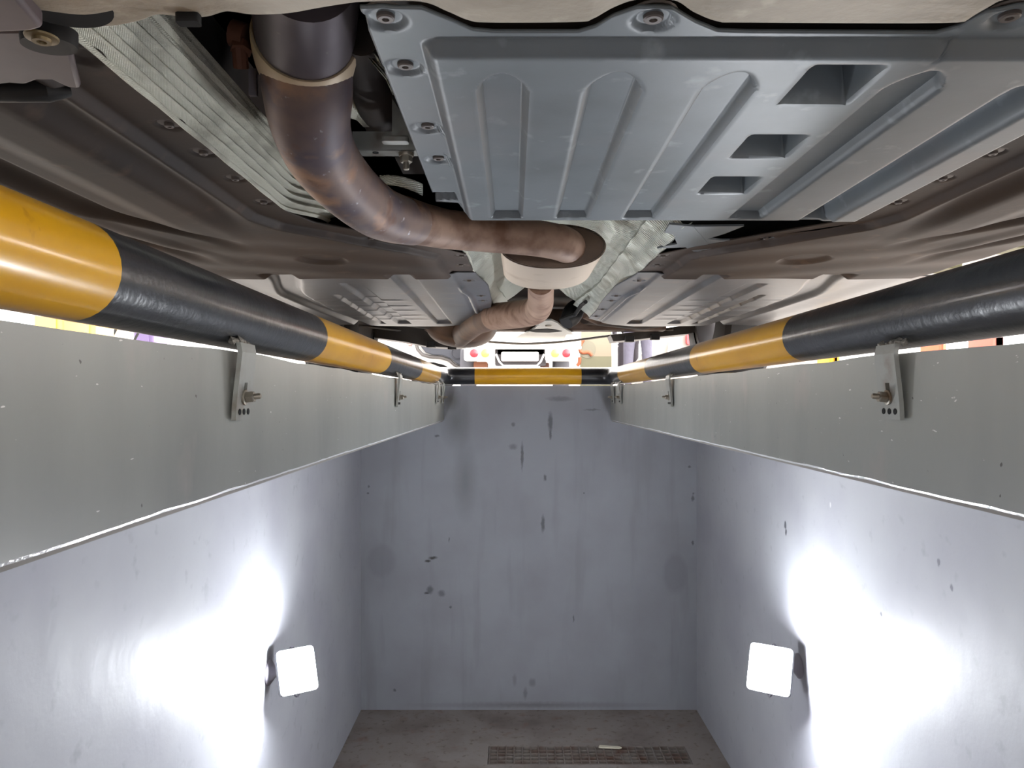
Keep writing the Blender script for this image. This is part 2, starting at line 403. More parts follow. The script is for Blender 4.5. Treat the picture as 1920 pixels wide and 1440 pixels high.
for y in reversed(ys): path.append((RX1, y, RZ+.0))
def stripe(i):
    p = (Vector(path[i])+Vector(path[i+1]))/2
    if p.y > RYE-.03: return 0 if -.165 < p.x < .294 else 1
    return 0 if int(math.floor((p.y-.54)/.6)) % 2 == 1 else 1
MB().tube(path, RR, 32, mifn=stripe).build('tube', [M_yel, M_blk], rail)
def bracket(x, y, s, full=True):
    """flat bar welded under the tube and bolted to the edge plate; s=+1 on the left plate"""
    def R(p): return (x+s*p[0], p[1], p[2])
    wv = .0215
    t = .005; prof = [(.002, H0+.062), (.012, H0+.052), (.014, H0+.048), (.0045, H0+.0), (.0025, H0-.022)]
    # bar with a slot and three holes, made of strips round the openings
    mb = MB(); cols = [-wv, -.012, -.0045, .0045, .012, wv]
    zs = [H0+.058, H0+.048, H0+.016, H0+.012, H0-.006, H0-.009, H0-.0125, H0-.018, H0-.0245]
    def xo(z): return float(np.interp(z, [H0-.0245, H0-.005, H0+.048, H0+.058], [.003, .004, .010, .008]))
    for i in range(len(zs)-1):
        zc = (zs[i]+zs[i+1])/2
        for j in range(5):
            yc = (cols[j]+cols[j+1])/2
            if abs(yc) < .004 and H0-.006 < zc < H0+.016: continue
            z0_, z1_ = zs[i+1], zs[i]; a0, a1 = cols[j], cols[j+1]
            if i == len(zs)-2 and j in (0, 4):
                pass
            vs = []
            for zz in (z0_, z1_):
                for tt in (0, t):
                    for aa in (a0, a1): vs.append(R((xo(zz)+tt, y+aa, zz)))
            mb.add(vs, [(0, 1, 3, 2), (4, 6, 7, 5), (0, 4, 5, 1), (2, 3, 7, 6), (0, 2, 6, 4), (1, 5, 7, 3)])
    b = mb.build('bracket', M_galv, rail)
    # three small holes
    mh = MB()
    for q in (-.0125, 0, .0125):
        mh.lathe([(.0034, 0), (.0034, .0006)], frame(R((xo(H0-.0155)+t+.0002, y+q, H0-.0155)), (s, 0, 0)), 12)
    mh.build('bolt_hole', M_hole, b)
    # bolt with square washer
    m2 = MB(); c = Vector(R((xo(H0)+t, y-.001*s, H0+.0)))
    m2.lathe([(.0085, 0), (.0085, .002), (.0075, .0025)], frame(c, (s, 0, 0)), 20)
    m2.lathe([(.0065, 0), (.0065, .0075), (.0055, .0085)], frame(c+Vector((s*.0025, 0, 0)), (s, 0, .1)), 6)
    m2.lathe([(.0032, 0), (.0032, .014), (.0025, .0155)], frame(c+Vector((s*.0025, 0, 0)), (s, 0, .1)), 12)
    m2.build('bolt', M_bolt, b)
    mw = MB(); rng = random.Random(int(y*100))
    for k in range(7):
        p = Vector(R((.004+.004*rng.random(), y-.024+.008*k, H0+.0575+.003*rng.random())))
        mw.lathe([(.001, -.004), (.0045+.002*rng.random(), 0), (.001, .004)], frame(p, (s, rng.random()-.5, .4)), 8)
    mw.build('weld', M_weld, b)
for y in (.808, 1.91, 2.90, -.3): bracket(TL, y, 1)
for y in (.826, 1.99, 2.92, -.3): bracket(TR, y, -1)
bracket(TL, 3.12, 1); bracket(TR, 3.13, -1)

# ------------------------------------------------------------ floodlights on the walls
def floodlight(wall_pt, s, face_c, nrm, fw, fh, label, strength):
    """s=+1 lamp on the left wall"""
    t = thing('floodlight', label, 'lamp', wall_pt, 'floodlights on the pit walls')
    wp = Vector(wall_pt); fc = Vector(face_c); n = Vector(nrm).normalized()
    up = (Vector((0, 0, 1))-n*n.z).normalized(); sd = up.cross(n)
    M = Matrix.Translation(fc) @ Matrix((sd, up, n)).transposed().to_4x4()
    # housing with cooling fins at the back
    mb = MB().rbox((-fw/2-.012, -fh/2-.012, -.022), (fw/2+.012, fh/2+.012, -.002), .010, M=M)
    for k in range(7):
        q = -fw/2+fw*k/6; mb.box((q-.0012, -fh/2+.006, -.034), (q+.0012, fh/2-.006, -.021), M=M)
    mb.build('housing', M_house, t)
    gl = MB().rbox((-fw/2, -fh/2, -.0021), (fw/2, fh/2, .030), .008, M=M)
    gl.build('lamp_glass', emat('floodlight glow', (246, 250, 255), strength), t)
    # wire yoke
    yk = [(-.0, fh/2+.014, -.012), (0, fh/2+.02, -.03), (0, fh/2+.016, -.05), (0, 0, -.058), (0, -fh/2-.016, -.05), (0, -fh/2-.02, -.03), (0, -fh/2-.014, -.012)]
    MB().tube([M @ Vector(p) for p in yk], .0022, 8).build('yoke', M_lampb, t)
    md = Vector((s, 0, 0))
    MB().lathe([(.034, 0), (.034, .004), (.026, .01), (.012, .02), (.008, .03)], frame(wp, md), 28).build('wall_plate', M_lampb, t)
    MB().tube([wp+md*.026, (wp+md*.03+(M @ Vector((0, 0, -.058))))/2, M @ Vector((0, 0, -.056))], .007, 10).build('stem', M_lampb, t)
    c = wp+Vector((0, .004, -.03)); cab = spline([(c.x+s*.006, c.y, c.z), (c.x+s*.004, c.y-.012, c.z-.12), (c.x+s*.003, c.y-.03, c.z-.35), (c.x+s*.003, c.y-.02, .02)], 6)
    return t
zl = H0-.735
floodlight((XL, 2.02, zl-.01), 1, (XL+.085, 2.0, zl+.004), (.56, -.83, .42), .078, .092,
           'glaring white floodlight on the left pit wall, tilted towards the opening', LAMP)
floodlight((XR, 2.085, zl-.015), -1, (XR-.105, 2.02, zl-.0), (-.54, -.84, .40), .09, .10,
           'glaring white floodlight on the right pit wall with a round wall plate', LAMP)
floodlight((XL, -1.3, zl-.01), 1, (XL+.085, -1.28, zl+.004), (.5, .80, .42), .078, .092,  # unseen pair added to brighten the near walls and end wall
           'unseen floodlight added as fill on the left pit wall behind the viewer', LAMP*.36)
floodlight((XR, -1.3, zl-.01), -1, (XR-.085, -1.28, zl+.004), (-.5, .80, .42), .078, .092,
           'unseen floodlight added as fill on the right pit wall behind the viewer', LAMP*.36)

# ------------------------------------------------------------ the car over the pit
CC = .088                              # centre line of the car
car = thing('car', 'car parked over the pit, seen from below with exhaust and underbody covers', 'car', (CC, 1.3, ZT))

def fastener(parent, x, y, z, r=.0075):
    mb = MB().lathe([(r*1.75, .0005), (r*1.7, -.001), (r*1.1, -.0016), (r*.75, -.0016), (r*.72, -.0042), (r*.6, -.005), (r*.3, -.005), (r*.25, -.003)],
                    Matrix.Translation((x, y, z)), 18)
    return mb.build('bolt', M_clip, parent)

# --- central blue grey tray
def bump1(x, c, w, e): return ss(c-w/2-e, c-w/2+e, x)*(1-ss(c+w/2-e, c+w/2+e, x))
near_px = [(683, 8), (790, 9), (845, 32), (885, 50), (925, 54), (1085, 54), (1118, 44), (1150, 24), (1195, 8), (1260, 9), (1302, 34), (1345, 52), (1400, 54), (1755, 56), (1800, 44), (1850, 16), (1960, 0)]
nearc = sorted([pl(a, b, .258) for a, b in near_px])
far_pts = [(-.097, .975), (-.072, .98), (-.066, 1.03), (-.06, 1.048), (.0, 1.052), (.40, 1.055), (.475, 1.058)]
def tray():
    nx, ny = 300, 260
    xs = np.concatenate([np.linspace(-.1006, .474, nx)]); vs = np.linspace(0, 1, ny)
    Xg = np.repeat(xs[None, :], ny, 0)
    y0 = interp(xs, nearc); y1 = interp(xs, far_pts)
    Y = y0[None, :]+(y1-y0)[None, :]*vs[:, None]
    h = np.full_like(Y, .258)
    body = ss(-.066, -.056, Xg)*ss(.532, .545, Y)*(1-ss(1.2, 1.21, Y))
    h -= .010*body                                     # the pan hangs below its flange
    h -= .003*ss(.56, .50, Y)*0
    # channels
    for c, wd, ya in ((-.0085, .040, .565), (.0805, .042, .562), (.172, .040, .562), (.318, .042, .560)):
        yend = ya + .10*((Xg-c)/wd)**2
        h += .0095*bump1(Xg, c, wd, .004)*ss(yend, yend+.012, Y)*(1-ss(1.022, 1.028, Y))
    h += .022*bump1(Xg, .420, .036, .007)*ss(.585, .62, Y)*(1-ss(1.045, 1.052, Y))
    # right hand outer strip drops a little
    h -= .002*ss(.432, .44, Xg)
    # three scoops
    for ya, yb in ((.548, .625), (.695, .765), (.828, .90)):
        cx = .2505; wx = .054
        m_ = bump1(Xg, cx, wx, .003)*ss(ya-.002, ya+.016, Y)*(1-ss(yb-.003, yb+.003, Y))
        h += .032*m_*ss(ya, yb, Y)**.5
    # fixing dimples on the flange
    for bx, by in BOLTS:
        d = np.hypot(Xg-bx, Y-by); h += .0035*(1-ss(.012, .0165, d))
    # tail steps on the left corner
    h += .010*ss(.93, .934, Y)*(1-ss(.965, .97, Y))*(1-ss(-.075, -.07, Xg))
    # rear lip
    h += .006*ss(1.035, 1.05, Y)
    P = np.stack([Xg, Y, H0+h], -1)
    return P
BOLTS = [pl(723, 32, .258), pl(760, 122, .258), pl(802, 236, .258), pl(822, 296, .258), pl(1225, 33, .258), pl(1893, 30, .258)]
t_ = MB().grid(tray()).build('under_tray', M_tray, car, solid=-.0025)
for i, (bx, by) in enumerate(BOLTS): fastener(t_, bx, by, H0+.258+.003, .0085 if i < 4 else .0095)
# rear tongue of the tray over the gap, with a dark cut-out
tg = MB()
def poly(px_pts, h, t=.003):
    ring = [pl(a, b, h) for a, b in px_pts]
    # keep counter-clockwise
    A = sum(ring[i][0]*ring[(i+1) % len(ring)][1]-ring[(i+1) % len(ring)][0]*ring[i][1] for i in range(len(ring)))
    if A < 0: ring = ring[::-1]
    return ring, H0+h, H0+h+t
r_, z0_, z1_ = poly([(1255, 421), (1300, 425), (1322, 450), (1335, 468), (1300, 471), (1285, 464), (1232, 466), (1250, 461), (1270, 458), (1262, 440), (1246, 436)], .252)
tg.prism(r_, z0_, z1_)
r_, z0_, z1_ = poly([(1300, 425), (1395, 424), (1360, 438), (1327, 448), (1350, 451), (1480, 450), (1510, 440), (1565, 424), (1592, 420), (1540, 432), (1462, 440), (1390, 464), (1340, 472), (1300, 472)], .2525)
tg.prism(r_, z0_, z1_)
tg.build('tray_tongue', M_tray, car, smooth=None)
MB().box((.236, 1.08, H0+.285), (.50, 1.34, H0+.29)).build('gap_dark_sheet', M_hole, car)  # near-black sheet painting in the dark of the gap

# --- side covers, mirrored about the centre line
def sin_(y): return interp(y, [(.3, .395), (1.02, .395), (1.08, .375), (1.16, .30), (1.25, .215), (1.32, .172), (1.6, .163)])
def cover_front(sg):
    ny, nx = 300, 240
    Y = np.repeat(np.linspace(.44, 1.525, ny)[:, None], nx, 1)
    u = np.linspace(0, 1, nx)[None, :]
    si = sin_(Y); S = si+(.742-si)*u
    d = S-si
    h = np.full_like(Y, .2525)
    h -= .011*ss(.043, .056, d)                        # fold from the flange
    fade = 1-ss(1.00, 1.22, Y)
    h -= .006*bump1(S, .53, .075, .020)*fade
    h += .010*bump1(S, .475, .03, .014)*fade*(1-ss(.9, 1.1, Y))
    cu = S+.10*ss(.95, 1.2, Y)
    f2 = 1-ss(1.02, 1.24, Y)
    h += .013*bump1(cu, .632, .030, .014)*f2
    cu2 = S+.07*ss(1.0, 1.35, Y)
    h += .010*bump1(cu2, .70, .026, .012)*(1-ss(1.15, 1.38, Y))
    h -= .004*bump1(cu2, .665, .03, .014)*(1-ss(1.15, 1.38, Y))
    h += .010*ss(.725, .745, S)
    # oval pocket
    m_ = (1-ss(.7, 1.0, np.hypot((S-.425)/.048, (Y-1.315)/.055)))
    h += .007*m_
    # exit recess over the joint
    h += .010*bump1(S, .560, .055, .010)*ss(1.46, 1.49, Y)
    h += .010*bump1(S, .315, .045, .008)*ss(1.47, 1.49, Y)
    h += .001*np.sin(Y*40+S*22)*ss(1.1, 1.2, Y)
    for bs, by in FB:
        dd = np.hypot(S-bs, Y-by); h += .003*(1-ss(.010, .014, dd))
    X = CC+sg*S
    P = np.stack([X, Y, H0+h], -1)
    if sg > 0: P = P[:, ::-1]
    return P
FB = [(.406, .555), (.407, .693), (.408, .772), (.409, .863), (.411, .967), (.314, 1.186), (.18, 1.335), (.187, 1.425)]
for sg, nm in ((-1, 'left'), (1, 'right')):
    o = MB().grid(cover_front(sg)[:, ::-1]).build('front_side_cover', M_cover, car, solid=.0025)
    for bs, by in FB[1:]: fastener(o, CC+sg*bs, by, H0+.2555, .0062)

def cover_rear(sg):
    ny, nx = 300, 260
    v = np.linspace(0, 1, ny)[:, None]; u = np.linspace(0, 1, nx)[None, :]
    si = .163; S = si+(.79-si)*u+0*v
    si_y = 1.50; far = interp(S, [(.163, 2.40), (.20, 2.48), (.26, 2.58), (.34, 2.64), (.45, 2.64), (.56, 2.62), (.60, 2.58), (.79, 2.56)])
    Y = si_y+(far-si_y)*v
    S = S+(.02*ss(1.5, 1.7, Y)-.01*ss(1.9, 2.2, Y))*(1-u)*-1
    h = np.full_like(Y, .2505)
    h -= .003*ss(.20, .212, S)
    wig = .012*(1-ss(1.72, 1.86, Y))
    h -= .006*bump1(S-wig, .192, .010, .004)*ss(1.66, 1.70, Y)*(1-ss(2.38, 2.42, Y))
    for c, wd, ya in ((.315, .046, 1.4), (.445, .040, 1.62), (.515, .012, 1.8)):
        c2 = c+.03*ss(1.7, 2.4, Y)*(c-.2)
        h += .009*bump1(S, c2, wd, .005)*ss(ya, ya+.03, Y)*(1-ss(2.50, 2.52, Y))
    g = .560+.065*ss(1.5, 1.85, Y)-.02*ss(2.1, 2.6, Y)
    h += .014*bump1(S, g, .050-.015*ss(1.6, 2.4, Y), .010)
    h -= .004*ss(.66, .72, S)
    for yy in (1.90, 2.02, 2.12, 2.25, 2.36):
        h -= .0013*ss(yy-.012, yy, Y)*(1-ss(yy, yy+.05, Y))*ss(.35, .38, S)*(1-ss(.60, .64, S))
    h += .012*ss(.97, 1.0, v+0*S)
    for bs, by in RB:
        dd = np.hypot(S-bs, Y-by); h += .003*(1-ss(.010, .014, dd))
    return np.stack([CC+sg*S, Y, H0+h], -1)
RB = [(.182, 1.60), (.166, 1.84), (.166, 1.93), (.166, 2.12), (.168, 2.30)]
for sg in (-1, 1):
    P = cover_rear(sg)
    if sg < 0: P = P[:, ::-1]
    o = MB().grid(P).build('rear_side_cover', M_cover2, car, solid=.0025)
    for bs, by in RB: fastener(o, CC+sg*bs, by, H0+.2525, .0062)

# --- sills with clips along the outer edge of the covers
for sg in (-1, 1):
    mb = MB(); a, b = CC+sg*.775, CC+sg*.86
    mb.rbox((min(a, b), .62, H0+.262), (max(a, b), 2.56, H0+.42), .012, ax=1)
    o = mb.build('sill', M_white, car)
    for y in (.92, 1.09, 1.27, 1.47, 1.70):
        x = CC+sg*.757; MB().rbox((x-.024, y-.030, H0+.249), (x+.024, y+.030, H0+.272), .006).build('clip', mat('olive clip', (118, 116, 84), .6) if 'olive clip' not in bpy.data.materials else bpy.data.materials['olive clip'], o)

# --- subframe beam across the top of the view
edge_px = [(100, 46), (130, 49), (200, 56), (262, 46), (300, 34), (350, 38), (390, 38), (430, 28), (480, 34), (540, 32), (600, 22), (650, 14), (690, 10), (790, 10), (840, 28), (880, 45),
           (920, 49), (1080, 48), (1110, 42), (1150, 20), (1195, 6), (1262, 8), (1300, 30), (1345, 47), (1400, 49), (1760, 50), (1800, 40), (1840, 18), (1900, 2), (2050, -6)]
def beam():
    e = [pl(a, b, .236) for a, b in edge_px]; q = spline(e, 6)
    n = len(q); vs = np.array([0, .3, .5, .65, .76, .84, .9, .94, .97, .99, 1.0]); P = np.zeros((n, len(vs)+1, 3))
    for i, (x, y) in enumerate(q):
        for j, v in enumerate(vs):
            yy = .27+(y-.27)*v
            back = (1-v)*(y-.27)
            hh = .236+.004*max(0, 1-back/.006)**2
            hh -= .006*math.exp(-((back-.05)/.03)**2)
            xx = x*(1 - (1-v)*.0)
            P[i, j] = (xx, yy, H0+hh)
        P[i, -1] = (x, y-.004, H0+.30)
    return P
sub = MB().grid(beam()).build('subframe', M_beam, car, smooth=60)
# lightening hole and slot
x, y = pl(112, 6, .2345); MB().lathe([(.030, 0), (.0295, .004), (.024, .006)], Matrix.Translation((x, y-.003, H0+.233)), 32).build('drain_hole', M_hole, sub)
x, y = pl(355, 22, .236); MB().rbox((x-.008, y-.003, H0+.229), (x+.006, y+.005, H0+.236), .002).build('slot', M_hole, sub)

# --- control arm and bushing, top left
arm = MB()
r_, z0_, z1_ = poly([(-60, -60), (28, -60), (40, 4), (82, 54), (60, 60), (-60, 66)], .222, .012); arm.prism(r_, z0_, z1_)
arm.build('arm_lobe', M_arm, car, bevel=.003); arm = MB()
r_, z0_, z1_ = poly([(-60, 60), (60, 58), (110, 72), (134, 84), (140, 120), (152, 168), (128, 166), (98, 152), (70, 152), (48, 160), (20, 158), (-60, 166)], .234, .008); arm.prism(r_, z0_, z1_)
a_ = arm.build('control_arm', M_arm, car, bevel=.003)
x, y = pl(92, 88, .228)
bu = MB().lathe([(.017, .0), (.0175, .004), (.0175, .010), (.0, .010)], Matrix.Translation((x, y, H0+.2285)) @ Matrix.Diagonal((1, .8, 1, 1)), 32).build('bushing', M_rub, a_)
x, y = pl(78, 76, .226)
MB().lathe([(.010, 0), (.0095, -.0012), (.006, -.0016), (.0055, -.0035), (.003, -.0035), (.0025, -.002)], Matrix.Translation((x, y, H0+.2283)), 24).build('bolt', mat('yellowed bolt', (112, 98, 70), .45, metal=.5), a_)
MB().tube([pt(-40, 172, .585), pt(30, 170, .585), pt(90, 170, .59), pt(132, 172, .60)], [.008, .009, .009, .004], 14).build('arm_shadow_bar', M_rub, a_)  # black bar standing in for the shadow under the arm

# --- tunnel, heat shields
def loft(name, rows, ys, m, parent, **kw):
    """rows: list of profiles [(x,h)..] at ys"""
    P = np.array([[(x, y, H0+h) for x, h in r] for r, y in zip(rows, ys)])
    return MB().grid(P).build(name, m, parent, **kw)
prof = []
for k in range(121):
    t = k/120; x = -.307+.020*t; h = .2515+.065*t
    x += .0040*math.sin(k*.37)*(1 if 8 < k < 112 else 0)
    prof.append((x, h))
prof = [(a+.0015, b-.002) for a, b in prof]
rows, ys = [], list(np.linspace(.40, 1.13, 40))
for y in ys:
    k = float(ss(.98, 1.13, y)); rows.append([(x+k*.065*(.4+.6*i/122)+.0006*math.sin(y*60+i*.2), h+.014*k) for i, (x, h) in enumerate(prof)])
loft('tunnel_heat_shield', rows, ys, M_foil, car, smooth=60, solid=.001)
# overlapping upper sheet of the shield
pr2 = [(-.2905+.006*k/10+.001*math.sin(k*1.3), .300+.022*k/10) for k in range(11)]
loft('upper_heat_shield', [[(x, h) for x, h in pr2] for y in (.38, .62, .86, .985)], (.38, .62, .86, .985), M_foil, car, smooth=60, solid=.0015)
# tunnel around the resonator
def tun(y):
    k = ss(1.05, 1.2, y); e = ss(1.9, 2.35, y); wid = .165-.01*e
    pr = [(wid+.012, .2575), (wid, .252), (wid-.010, .262), (.148-.02*e, .276), (.132-.03*e, .292), (.138-.03*e, .304), (.112-.03*e, .322), (.085-.03*e, .346), (.04, .358), (0, .36)]
    q = [(CC-x, h) for x, h in pr]+[(CC+x, h) for x, h in pr[::-1][1:]]
    return [(x+.0012*math.sin(y*45+i*2.1)*(0 < i), h+.0010*math.sin(y*70+i*1.3)) for i, (x, h) in enumerate(q)]
ys = list(np.linspace(1.10, 2.36, 90))
loft('resonator_heat_shield', [tun(y) for y in ys], ys, M_foil2, car, smooth=60, solid=.001)

# --- exhaust
ex = [(*pt(572, -60, .560), .0400), (*pt(572, -10, .60), .0430), (*pt(572, 45, .640), .0432), (*pt(572, 70, .662), .0428)]
MB().tube([p[:3] for p in ex], [p[3] for p in ex], 40).build('catalytic_converter', M_cat, car, smooth=60)
d_ = (pt(572, 82, .662)-pt(572, -16, .60)).normalized(); c0 = pt(572, 70, .662)
MB().lathe([(.0420, .004), (.0420, -.001), (.0432, -.003), (.0458, -.003), (.0468, 0), (.0466, .014), (.0452, .030), (.0425, .044)], frame(c0, d_), 48, caps=False).build('collar', M_collar, car, smooth=60)
MB().lathe([(.0428, -.008), (.0432, -.004), (.0428, -.001)], frame(c0, d_), 48).build('seam_ring', M_rub, car)
sweep('front_exhaust_pipe', [(*pt(573, 102, .675), .041), (*pt(577, 170, .700), .0415), (*pt(582, 232, .73), .0385), (*pt(604, 292, .785), .0370), (*pt(648, 348, .85), .0350),
                 (*pt(700, 392, .925), .0335), (*pt(735, 408, .965), .0320), (*pt(775, 418, 1.01), .0300)], M_pipe, car, n=10, seg=36, smooth=60)
sweep('rusty_cross_pipe', [(*pt(752, 411, .985), .0312), (*pt(790, 420, 1.03), .0290), (*pt(840, 430, 1.085), .0283), (*pt(920, 438, 1.125), .028), (*pt(1000, 446, 1.145), .0275),
                 (*pt(1045, 454, 1.165), .0275), (*pt(1065, 462, 1.195), .0275), (*pt(1068, 466, 1.25), .027)], M_rust, car, n=10, seg=36, smooth=60)
# resonator: oval drum
def oval(cx, cz, rx, rz, y): return [(cx+rx*math.cos(t)*abs(math.cos(t))**(-.12), y, cz+rz*math.sin(t)) for t in np.linspace(0.0001, 2*PI+.0001, 49)[:-1]]
def drum(name, sec, m, parent, caps=(True, True)):
    mb = MB(); n = 48; vs = []; fs = []
    for s_ in sec: vs += oval(*s_)
    for i in range(len(sec)-1):
        for k in range(n):
            a, b = i*n+k, i*n+(k+1) % n; fs.append((a, b, b+n, a+n))
    if caps[0]: fs.append(tuple(range(n-1, -1, -1)))
    if caps[1]: fs.append(tuple(range((len(sec)-1)*n, len(sec)*n)))
    return mb.add(vs, fs).build(name, m, parent, smooth=50)
rc = (1036-CX)/F*1.2; rz = H0+.2415
res = drum('resonator', [(rc, rz, .0825, .0335, 1.192), (rc, rz, .0845, .0350, 1.194), (rc, rz, .0845, .0352, 1.20), (rc+.001, rz-.002, .083, .0345, 1.42), (rc+.001, rz-.002, .076, .030, 1.445), (rc+.001, rz-.002, .045, .024, 1.465)], M_res, car, (False, True))
drum('end_cap', [(rc, rz, .0823, .0333, 1.1935), (rc, rz, .079, .031, 1.198), (rc, rz, .070, .027, 1.203), (rc, rz, .03, .012, 1.206)], M_resf, res)
drum('seam', [(rc, rz, .0838, .0342, 1.1915), (rc, rz, .0852, .0357, 1.1925), (rc, rz, .0852, .0357, 1.196), (rc, rz, .0843, .0350, 1.1975)], M_resf, res, (False, False))
sweep('rear_exhaust_pipe', [(*pt(1014, 528, 1.44), .026), (*pt(1014, 552, 1.56), .027), (*pt(1012, 572, 1.70), .030), (*pt(1000, 584, 1.85), .034), (*pt(965, 590, 2.0), .037),
                 (*pt(925, 594, 2.14), .038)], M_rust, car, n=10, seg=32, smooth=60)
sweep('tail_pipe', [(*pt(935, 592, 2.10), .0370), (*pt(912, 598, 2.24), .0385), (*pt(893, 606, 2.42), .038), (*pt(875, 620, 2.68), .040), (*pt(862, 630, 2.95), .044)], M_brown, car, n=10, seg=32, smooth=60)
# rear muffler
mu = (862-CX)/F*3.02
sc_ = [(.03, .03), (.10, .066), (.135, .084), (.145, .089), (.135, .082), (.10, .06), (.03, .03)]
ysm = [2.78, 2.80, 2.85, 3.0, 3.15, 3.2, 3.22]
drum('rear_muffler', [(mu+.01, H0+.29, a*1.0, b, y) for (a, b), y in zip(sc_, ysm)], M_brown, car)

# --- bits left of the tray: gearbox output, bracket, foil scraps
sweep('drive_shaft', [(*pt(676, 70, .66), .016), (*pt(692, 150, .78), .022), (*pt(716, 215, .92), .026), (*pt(724, 245, 1.02), .024)], M_under, car, seg=20, smooth=60)
mb = MB(); e0 = pt(640, 150, .82)
P = np.array([[pt(640+12*j+.5*i, 142+7*i+5*j, .80+.006*j+.006*i)+Vector((0, 0, .003*math.sin(i+j*2))) for j in range(6)] for i in range(12)])
MB().grid(P).build('foil_patch', M_foil, car, solid=.001)
wav = [(700, 95), (712, 120), (728, 135), (738, 160), (736, 178), (724, 150), (706, 128), (690, 110)]
P = np.array([[pt(a+10*k, b+2*k, .66+.001*i+.004*k) for k in range(4)] for i, (a, b) in enumerate(wav)])
MB().grid(P).build('foil_edge', M_foil2, car, solid=.001)
mb = MB(); c = pt(725, 287, .84)
mb.rbox((c.x-.034, c.y-.011, c.z-.0), (c.x+.040, c.y+.011, c.z+.003), .004)
mb.rbox((c.x-.040, c.y+.004, c.z-.012), (c.x-.034, c.y+.018, c.z+.003), .002)
mb.box((c.x-.036, c.y-.012, c.z), (c.x+.035, c.y-.009, c.z+.02))
hb = mb.build('hanger_bracket', M_galv, car)
MB().lathe([(.0035, 0), (.0035, .0006)], Matrix.Translation((c.x-.012, c.y-.002, c.z-.0007)), 14).build('hole', M_hole, hb)
m2 = MB().lathe([(.0085, .0), (.0085, -.003), (.0078, -.004)], Matrix.Translation((c.x+.022, c.y, c.z)), 18)
m2.lathe([(.007, -.004), (.007, -.010), (.006, -.011)], Matrix.Translation((c.x+.022, c.y, c.z)), 6)
m2.lathe([(.0035, -.010), (.0035, -.018), (.0025, -.019)], Matrix.Translation((c.x+.022, c.y, c.z)), 12)
m2.build('nut', M_bolt, hb)
c = pt(738, 268, .80); MB().rbox((c.x-.012, c.y-.006, c.z), (c.x+.016, c.y+.006, c.z+.005), .003).build('clip', M_galv, hb)
# grey plates behind the bracket, curved foil below it
MB().box((-.165, .86, H0+.335), (-.06, 1.12, H0+.34)).build('inner_plate', M_under, car)
P = np.array([[pt(712+16*j, 330+3.2*j+(16+j)*i/3-6*(1-(j-2.5)**2/6), .93+.02*i) for j in range(6)] for i in range(4)])
MB().grid(P).build('foil_deflector', M_foil2, car, solid=.001)
r_ = MB(); q = [(735, 185), (745, 200), (790, 266), (762, 262), (735, 262)]
P = [pt(a, b, .80) for a, b in q]; P2 = [p+Vector((0, .006, .006)) for p in P]; n = len(P)
r_.add(P+P2, [tuple(range(n)), tuple(range(2*n-1, n-1, -1))]+[(i, (i+1) % n, n+(i+1) % n, n+i) for i in range(n)]).build('bracket_plate', M_galv, car, smooth=None)
# rusty clamp bolts left of the converter
mb = MB()
mb.tube([pt(436, 62, .68), pt(462, 70, .68)], .012, 12); mb.tube([pt(448, 85, .68), pt(452, 128, .69)], .007, 10); mb.lathe([(.010, 0), (.010, .007)], frame(pt(452, 96, .68), (0, .2, 1)), 6)
mb.build('rusty_clamp', mat('clamp rust', (86, 50, 34), .7), car)
MB().box(pt(466, 178, .74), pt(484, 132, .745)).build('grey_tag', mat('tag', (120, 116, 124), .6), car)

# --- rear suspension and rear end
br = MB(); ring = []
bell = [(965, 634), (975, 628), (990, 623), (1002, 616), (1012, 607), (1022, 601.5), (1034, 601), (1045, 606), (1056, 615), (1068, 622), (1076, 627), (1062, 628), (1058, 636)]
rr = [pl(a, b, .262) for a, b in bell]
A = sum(rr[i][0]*rr[(i+1) % len(rr)][1]-rr[(i+1) % len(rr)][0]*rr[i][1] for i in range(len(rr)))
if A < 0: rr = rr[::-1]
rb = br.prism(rr, H0+.262, H0+.268).build('rear_bracket', M_galv, car, smooth=None)
rr = [pl(a, b, .2615) for a, b in [(986, 620), (1005, 617.5), (1027, 616.5), (1042, 618), (1054, 621), (1030, 623.5), (1005, 623)]]
MB().prism(rr, H0+.2608, H0+.2622).build('slot', M_hole, rb, smooth=None)
x, y = pl(1028, 611, .26); MB().lathe([(.012, 0), (.011, -.004), (.005, -.005)], Matrix.Translation((x, y, H0+.262)), 16).build('bolt', M_bolt, rb)
mb = MB(); mb.rbox((-.36, 3.02, H0+.272), (.62, 3.12, H0+.36), .02, ax=0); mb.build('rear_cross_beam', M_brown, car)
sweep('air_spring', [(*pt(1062, 606, 2.4), .022), (*pt(1070, 594, 2.42), .032), (*pt(1078, 581, 2.45), .032), (*pt(1086, 570, 2.5), .020)], M_rub, car, seg=24, smooth=60)
MB().tube([pt(1050, 600, 2.3), pt(1078, 590, 2.28), pt(1090, 572, 2.2), pt(1098, 566, 2.1)], .006, 8).build('brake_hose', M_rub, car)
MB().tube([pt(1095, 590, 2.6), pt(1120, 602, 2.7), pt(1150, 600, 2.7)], .014, 10).build('link_arm', M_brown, car)
MB().tube([pt(996, 592, 2.4), pt(1008, 606, 2.5)], .010, 8).build('short_link', M_galv, car)
for sg in (-1, 1):
    MB().tube([(CC+sg*.18, 2.75, H0+.30), (CC+sg*.40, 2.85, H0+.29), (CC+sg*.66, 2.93, H0+.33)], [.05, .055, .05], 14, ell=(1, .6)).build('trailing_arm', M_under, car)
